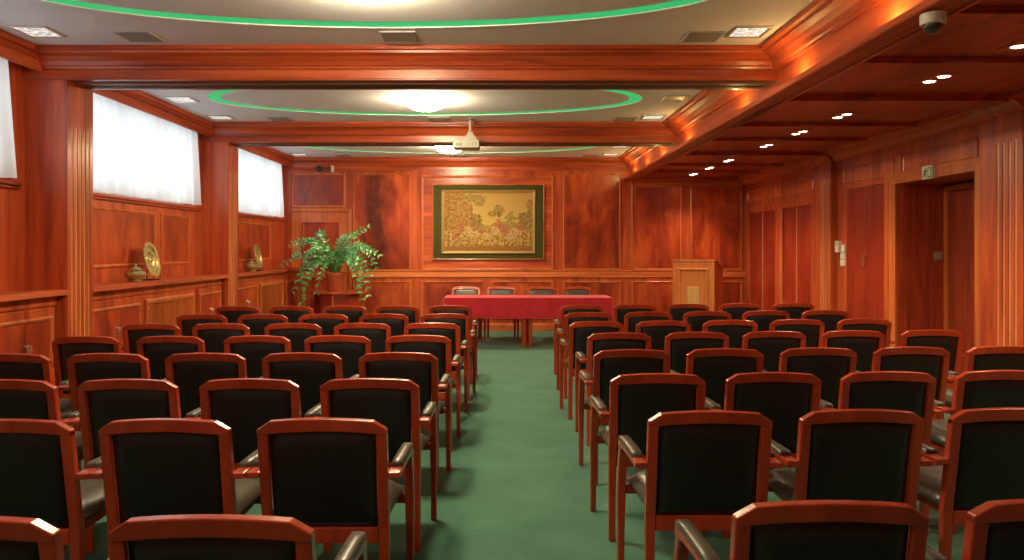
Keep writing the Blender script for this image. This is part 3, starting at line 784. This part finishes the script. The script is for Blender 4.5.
# ------------------------------------------------------------------ chairs
def back_y(z):
    pts = [(0, .090), (.42, .088), (.62, .055), (.84, .018)]
    for (a, p), (b, q) in zip(pts, pts[1:]):
        if z <= b: return p+(q-p)*(z-a)/(b-a)
    return pts[-1][1]
def make_chair(label, group):
    t = thing('armchair', label, 'chair', (0,0,0), 0, group)
    sec = lambda x0, x1, y0, y1, z: [(x0, y0, z), (x1, y0, z), (x1, y1, z), (x0, y1, z)]
    # rear legs that run up as the back posts
    for s in (-1, 1):
        rings = []
        for z in (0, .2, .42, .50, .58, .66, .74, .788):
            w = .034 if z < .3 else .038
            yb = back_y(z); x1 = .229; x0 = x1-w; d = .036 if z > .3 else .036-.006*(1-z/.3)
            r = sec(x0, x1, yb-d/2, yb+d/2, z)
            rings.append([(s*p[0], p[1], p[2]) for p in r])
        MB().loft(rings).build('leg', WC, t, bevel=.005, seg=2)
    # top rail, arched
    rings = []; n = 20
    for k in range(n+1):
        x = -.229+.458*k/n; q = 1-(x/.229)**2
        t_ = abs(x)/.229; zt = .833-.016*t_*t_-.025*max(0, t_-.80)/.20; zb = .770+.017*q
        bow = -.010*q
        yb, yt = back_y(zb)+bow, back_y(zt)+bow
        rings.append([(x, yb-.018, zb), (x, yt-.018, zt), (x, yt+.016, zt), (x, yb+.018, zb)])
    MB().loft(rings).build('top_rail', WC, t, bevel=.004, seg=2, smooth=True, angle=.12)
    MB().loft([[(x, back_y(.365)-.014, .365), (x, back_y(.42)-.014, .423), (x, back_y(.42)+.014, .423), (x, back_y(.365)+.014, .365)] for x in (-.189, .189)]).build('lower_rail', WC, t, bevel=.004)
    # padded back
    nx, nz = 12, 12; vs = []; fs = []
    for side in (-1, 1):
        for j in range(nz+1):
            for i in range(nx+1):
                u, v = i/nx, j/nz; x = -.187+.374*u; q = 1-(x/.226)**2
                z = .424+(.770+.017*q-.424)*v
                e = min(1, min(u, 1-u)*9)*min(1, min(v, 1-v)*9); e = e*(2-e)
                puff = .005+.014*e
                bow = -.010*q*v
                vs.append((x, back_y(z)+bow+side*puff, z))
    S = (nx+1)*(nz+1)
    for side in (0, 1):
        for j in range(nz):
            for i in range(nx):
                a = side*S+j*(nx+1)+i; fs.append((a, a+1, a+nx+2, a+nx+1))
    rim = [i for i in range(nx+1)] + [(j+1)*(nx+1)-1 for j in range(1, nz+1)] + [nz*(nx+1)+i for i in range(nx-1, -1, -1)] + [j*(nx+1) for j in range(nz-1, 0, -1)]
    for k in range(len(rim)):
        a, b = rim[k], rim[(k+1) % len(rim)]; fs.append((a, b, b+S, a+S))
    bk = MB().add(vs, fs).build('backrest', LEATHER, t, smooth=True, angle=1.2)
    bk.data.materials.append(PADDING)                       # the sitter's side is the lighter leather of the seat
    for p in bk.data.polygons:
        if p.normal.y > .3: p.material_index = 1
    # seat cushion
    nx, ny = 12, 12; vs = []; fs = []
    x0, x1, y0, y1 = -.226, .226, .112, .515
    for side in (0, 1):
        for j in range(ny+1):
            for i in range(nx+1):
                u, v = i/nx, j/ny
                e = min(1, min(u, 1-u)*6)*min(1, min(v, 1-v)*6); e = e*(2-e)
                nar = 1-.06*(1-v)
                z = .438+(.045*e if side else -.030*e) - (.016*max(0, v-.7)/.3)
                vs.append(((x0+(x1-x0)*u)*nar, y0+(y1-y0)*v, z+(.012 if side else -.008)))
    S = (nx+1)*(ny+1)
    for side in (0, 1):
        for j in range(ny):
            for i in range(nx):
                a = side*S+j*(nx+1)+i; fs.append((a, a+1, a+nx+2, a+nx+1))
    rim = [i for i in range(nx+1)] + [(j+1)*(nx+1)-1 for j in range(1, ny+1)] + [ny*(nx+1)+i for i in range(nx-1, -1, -1)] + [j*(nx+1) for j in range(ny-1, 0, -1)]
    for k in range(len(rim)):
        a, b = rim[k], rim[(k+1) % len(rim)]; fs.append((a, b, b+S, a+S))
    MB().add(vs, fs).build('seat', PADDING, t, smooth=True, angle=1.2)
    m = MB().box(-.20, .20, .108, .135, .355, .402).box(-.236, .236, .468, .492, .375, .412)
    for s in (-1, 1): m.box(s*.165, s*.145, .106, .47, .365, .404)
    m.build('seat_frame', WC, t, bevel=.003, seg=1)
    # front legs and arms
    for s in (-1, 1):
        rings = []
        for z, yc, d in ((0, .498, .030), (.2, .496, .034), (.36, .486, .038), (.46, .468, .042), (.53, .448, .044), (.57, .430, .046), (.592, .418, .048)):
            w = .036 if z > .3 else .030
            rings.append([(s*(.254-w/2), yc-d/2, z), (s*(.254+w/2), yc-d/2, z), (s*(.254+w/2), yc+d/2, z), (s*(.254-w/2), yc+d/2, z)])
        MB().loft(rings).build('leg', WC, t, bevel=.005)
        rings = []
        for y, zt, th in ((.035, .634, .022), (.10, .634, .022), (.22, .633, .022), (.33, .628, .024), (.39, .624, .030), (.432, .618, .032), (.444, .612, .026)):
            rings.append([(s*.2295, y, zt-th), (s*.2745, y, zt-th), (s*.2745, y, zt), (s*.2295, y, zt)])
        ar = MB().loft(rings).build('armrest', WC, t, bevel=.004)
        rings = []
        for k, (y, z) in enumerate(((.108, .634), (.113, .634), (.21, .633), (.31, .629), (.38, .625), (.436, .618), (.442, .616))):
            hh = .018 if 0 < k < 6 else .010
            rings.append([(s*.2305, y, z-.004), (s*.2305, y, z+hh*.6), (s*.235, y, z+hh), (s*.269, y, z+hh), (s*.2735, y, z+hh*.6), (s*.2735, y, z-.004)])
        MB().loft(rings).build('arm_pad', PADDING, ar, smooth=True, angle=1.1)
    return t

# rows from the camera (nearest first): distance of the back, seats outwards from the aisle
RIGHT = [(1.74, [.78, 1.342]), (2.72, [.767, 1.33, 1.885]), (3.54, [.746, 1.303, 1.856, 2.406]), (4.396, [.771, 1.327, 1.884, 2.440, 2.995]),
         (5.286, [.835, 1.392, 1.948, 2.512, 3.08]), (6.124, [.777, 1.333, 1.889, 2.445, 3.002]), (6.99, [.81, 1.378, 1.935, 2.495, 3.055]), (7.93, [.85, 1.415, 1.99, 2.55, 3.12])]
LEFT = [(1.645, [-.658, -1.232]), (2.60, [-.64, -1.195, -1.750]), (3.41, [-.618, -1.173, -1.733, -2.29]), (4.27, [-.607, -1.163, -1.719, -2.276, -2.832]),
        (5.13, [-.59, -1.148, -1.704, -2.298, -2.875]), (6.0, [-.578, -1.14, -1.70, -2.28, -2.836]), (6.86, [-.54, -1.105, -1.660, -2.217, -2.772]), (7.83, [-.558, -1.115, -1.674, -2.232, -2.79])]
ORD = ['first', 'second', 'third', 'fourth', 'fifth', 'sixth', 'seventh', 'eighth']
proto = None
for block, side in ((RIGHT, 'door'), (LEFT, 'window')):
    for r, (d, xs) in enumerate(block):
        for k, x in enumerate(xs):
            seat = 'aisle seat' if k == 0 else f'{ORD[k]} seat from aisle'
            lab = f'red wood armchair, {side} side of aisle, {ORD[7-r]} row from table, {seat}'
            grp = f'black-backed armchairs on the {side} side of the aisle'
            fx, fd = (1+.009*k, 1+.009*k) if side == 'door' else (1-.0005*k, 1-.003*k)
            loc = (x*fx, d*fd, 0); rz = math.radians(random.uniform(-.25, .25))
            if proto is None: proto = make_chair(lab, grp); proto.location = loc
            else: dup(proto, loc, rz, lab, grp)
for k, x in enumerate((-.59, -.024, .62, 1.19)):
    pl = ['leftmost, at the plant end', 'second from the plant end', 'second from the lectern end', 'nearest the lectern'][k]
    dup(proto, (x, 11.87, 0), PI, f'grey padded armchair facing the audience behind the red table, {pl}', 'armchairs behind the red table')

# ------------------------------------------------------------------ table
for x0, x1, nm in ((-.845, .350, 'plant'), (.354, 1.565, 'lectern')):
    t = thing('conference_table', f'wooden table under the red cloth, half on the {nm} side', 'table', (x0, 10.69, 0), 0, 'two tables under the red cloth')
    L = x1-x0
    MB().box(0, L, 0, .62, .692, .722).build('tabletop', WX, t, bevel=.004)
    MB().box(.05, L-.05, .03, .055, .60, .691).box(.05, L-.05, .565, .59, .60, .691).box(.03, .055, .05, .57, .60, .691).box(L-.055, L-.03, .05, .57, .60, .691).build('apron', WX, t)
    for lx in (.045, L-.045):
        for ly in (.045, .575):
            MB().loft([[(lx+a*w, ly+b*w, z) for a, b in ((-1,-1),(1,-1),(1,1),(-1,1))] for z, w in ((0, .024), (.6, .031), (.691, .031))]).build('leg', WC, t, bevel=.004)
m = MB(); vs = []; fs = []
x0, x1, y0, y1 = -.853, 1.573, 10.682, 11.318
per = []
N1, N2 = 120, 30
for k in range(N1): per.append((x0+(x1-x0)*k/N1, y0, 0, -1))
for k in range(N2): per.append((x1, y0+(y1-y0)*k/N2, 1, 0))
for k in range(N1): per.append((x1-(x1-x0)*k/N1, y1, 0, 1))
for k in range(N2): per.append((x0, y1-(y1-y0)*k/N2, -1, 0))
n = len(per)
lv = [(-.02, .7275), (.0, .7275), (.004, .7255), (.006, .715), (.008, .65), (.010, .54), (.012, .428)]
for j, (o, z) in enumerate(lv):
    for k, (x, y, ax, ay) in enumerate(per):
        wv = .0035*math.sin(k*.55+2*math.sin(k*.11))*max(0, (j-2))/4 + .002*max(0, j-3)*math.sin(k*.17)
        cx = max(x0+.02, min(x1-.02, x)) if j == 0 else x; cy = max(y0+.02, min(y1-.02, y)) if j == 0 else y
        if j == 0: vs.append((cx, cy, .7275))
        else: vs.append((x+ax*(o+wv), y+ay*(o+wv), z + (.004*math.sin(k*.09) if j == 6 else 0)))
for j in range(len(lv)-1):
    for k in range(n): fs.append((j*n+k, j*n+(k+1) % n, (j+1)*n+(k+1) % n, (j+1)*n+k))
fs.append(tuple(range(n)))
o = MB().add(vs, fs).build('tablecloth', CLOTH, smooth=True, angle=.9)
tag(o, 'plain red cloth draped over the long front table', 'tablecloth')

# ------------------------------------------------------------------ lectern
t = thing('lectern', 'light wooden lectern with panelled front beside the red table', 'lectern', (2.985, 11.62, 0), math.radians(-31))
# local: front faces -Y
W, D = .33, .52
MB().box(-W, W, 0, .03, 0, 1.235).build('front_board', WL, t, bevel=.003)
MB().box(-W, W, .006, .034, 0, .10).box(-W-.012, W+.012, -.012, 0, 0, .09).build('plinth', WL, t)
for s in (-1, 1):
    MB().prism([(.03, 0), (D, 0), (D, 1.06), (D-.06, 1.10), (.16, 1.225), (.03, 1.235)], 'x', s*W, s*(W-.03)).build('side_board', WM, t, bevel=.002, seg=1)
MB().box(-W+.03, W-.03, .03, D-.02, .70, .72).build('shelf', WL, t)
MB().loft([[(x, -.014, 1.235), (x, -.014, 1.262), (x, .16, 1.254), (x, D+.01, 1.088), (x, D+.01, 1.062), (x, .16, 1.228)] for x in (-W-.014, W+.014)]).build('sloping_top', WL, t, bevel=.004)
Pf = lambda u, v, h: (u, -h, v)
g = MB().frame(Pf, -W+.09, W-.09, .22, 1.13, [(0, 0), (0, .016), (.012, .026), (.032, .022), (.044, .006), (.044, .001)], True).build('front_panel', WL, t)
pq = MB().box(-.095, .095, -.014, -.0015, .55, .84).build('carved_plaque', wood('pale_carving', 'z', (.62, .32, .08), (.72, .42, .14), (.80, .50, .20), rough=.4), t, bevel=.003)
m = MB()
for j in range(9):
    for i in range(6):
        cx, cz = -.075+i*.03, .575+j*.03
        m.lathe([(.011, .014), (.009, .019), (.003, .021)], c=(cx, 0, cz), n=8, M=Mx)
m.build('carving', plain('carved_pale_wood', (.72, .42, .14), .4), pq)

# ------------------------------------------------------------------ plant on its stand
t = thing('plant_stand', 'low angular mahogany stand under the big green plant', 'plant stand', (-2.75, 12.25, 0))
def octo(w, d0, d1): return [(-w, d1), (-w, -.02), (-w*.55, d0), (0, d0-.05), (w*.55, d0), (w, -.02), (w, d1)]
MB().prism(octo(.37, -.26, .36), 'z', .06, .695).build('body', WDZ, t, bevel=.003, seg=1)
MB().prism(octo(.35, -.24, .35), 'z', 0, .06).build('plinth', WZ, t)
MB().prism(octo(.45, -.31, .38), 'z', .695, .73).build('top', WX, t, bevel=.006)
MB().box(-.012, .012, -.322, -.300, .08, .68).build('corner_bead', WM, t)
t = thing('potted_plant', 'large arching green house plant in a terracotta pot on the stand', 'plant', (-2.76, 12.22, .73))
MB().lathe([(.12, 0), (.125, .005), (.155, .26), (.172, .262), (.175, .31), (.158, .315), (.150, .27), (.01, .265)], n=30).build('pot', TERRA, t, smooth=True)
MB().lathe([(.149, .2655), (.10, .276), (.004, .28)], n=20).build('soil', plain('soil', (.03, .02, .012), .9), t)
def bez(P, s):
    a = 1-s
    return P[0]*a**3+P[1]*(3*a*a*s)+P[2]*(3*a*s*s)+P[3]*s**3
def frond(P, L, r0=.011):
    P = [Vector(p) for p in P]; m = MB(); n = 18
    m.tube([bez(P, k/n) for k in range(n+1)], [r0*(1-.75*k/n) for k in range(n+1)], 6)
    o = m.build('stem', STEM, None, smooth=True)
    lm = MB(); steps = max(8, int(L/.068))
    for k in range(steps):
        s = .22+.78*k/(steps-1); p = bez(P, s); tg = (bez(P, min(1, s+.02))-bez(P, max(0, s-.02))).normalized()
        side = tg.cross(Vector((random.uniform(-.25, .25), -1 if abs(tg.y) < .9 else 0, .55))).normalized()
        for sg in (-1, 1):
            ll = random.uniform(.065, .095)*(1.05-.35*abs(s-.55)); w = ll*.215
            d = (side*sg*.85 + tg*.62 + Vector((random.uniform(-.28, .28), random.uniform(-.35, .25), random.uniform(-.30, .18)))).normalized()
            nr = d.cross(tg).normalized()
            b = d.cross(nr).normalized()
            up = nr*(.012)
            pts = [p, p+d*ll*.3+b*w+up*.6, p+d*ll*.3-b*w+up*.6, p+d*ll*.65+b*w*.85+up*.5, p+d*ll*.65-b*w*.85+up*.5, p+d*ll-up*.6, p+d*ll*.3, p+d*ll*.65]
            lm.add(pts, [(0, 1, 6), (0, 6, 2), (1, 3, 7, 6), (6, 7, 4, 2), (3, 5, 7), (7, 5, 4)])
    return o, lm
ends = [(-.30,-.10,.60,-.72,-.12,.46), (-.34,-.25,.42,-.80,-.25,.14), (-.40,-.05,.66,-.62,-.18,.30), (-.36,-.18,.56,-.52,-.28,-.10), (-.42,-.12,.40,-.50,-.22,-.46),
        (-.30,-.22,.34,-.44,-.34,-.38), (-.22,-.2,.50,-.30,-.30,.42), (-.25,.08,.72,-.34,.10,.56), (-.15,-.28,.56,-.38,-.46,.22), (-.12,-.15,.36,-.24,-.32,-.30),
        (.06,-.08,.45,.30,-.05,.68), (.16,-.05,.50,.52,.02,.76), (.02,.05,.5,.16,.08,.60), (.30,-.15,.52,.72,-.12,.30), (.36,-.12,.46,.60,-.18,-.02),
        (.40,-.15,.44,.58,-.22,-.34), (.32,-.20,.50,.50,-.30,-.54), (.26,-.25,.42,.44,-.36,-.20), (.18,-.28,.50,.46,-.44,.26), (.30,.06,.56,.56,.06,.36),
        (-.05,-.26,.44,-.08,-.46,.26), (.08,-.28,.40,.16,-.46,.16), (-.18,.10,.55,-.50,.12,.50), (-.48,-.15,.62,-.62,-.25,.02), (.10,-.2,.4,.26,-.38,.40), (-.04,-.1,.36,-.12,-.2,.40),
        (-.45,-.05,.36,-.62,-.15,-.22), (.44,-.05,.56,.68,-.10,.10)]
for e in ends[:-8]+ends[-3:]:
    c = Vector((e[0], e[1], e[2])); q = Vector((e[3], e[4], e[5])); th = random.uniform(0, 6.28)
    b0 = Vector((.05*math.cos(th), .05*math.sin(th), .27)); base = Vector((0, 0, .30))
    P = [b0, b0+Vector((c.x*.25, c.y*.25, c.z*.75)), base+Vector((c.x*1.1, c.y*1.1, c.z*1.18)), base+q]
    L = sum((bez([Vector(p) for p in P], (k+1)/12)-bez([Vector(p) for p in P], k/12)).length for k in range(12))
    o, lm = frond(P, L); o.name = 'frond'; o.parent = t
    lm.build('leaves', LEAF, o, smooth=True, angle=3)

# ------------------------------------------------------------------ light and camera
w = bpy.data.worlds.new('daylight'); SC.world = w; w.use_nodes = True
bg = w.node_tree.nodes['Background']; bg.inputs['Color'].default_value = (.86, .94, 1., 1); bg.inputs['Strength'].default_value = 1.1

cam = bpy.data.cameras.new('camera'); co = bpy.data.objects.new('camera', cam); COL.objects.link(co)
co.location = (0, 0, H); co.rotation_euler = (PI/2, 0, 0)
cam.sensor_width = 36.; cam.sensor_fit = 'HORIZONTAL'; cam.lens = 740/1024*36; cam.shift_x = 9/1024; cam.shift_y = -31/1024; cam.clip_start = .02
SC.camera = co
SC.view_settings.view_transform = 'Standard'; SC.view_settings.look = 'None'; SC.view_settings.gamma = 1.; SC.view_settings.use_curve_mapping = False
SC.view_settings.exposure = 1.48
SC.cycles.use_denoising = True
SC.cycles.max_bounces = 10; SC.cycles.diffuse_bounces = 6; SC.cycles.transparent_max_bounces = 12
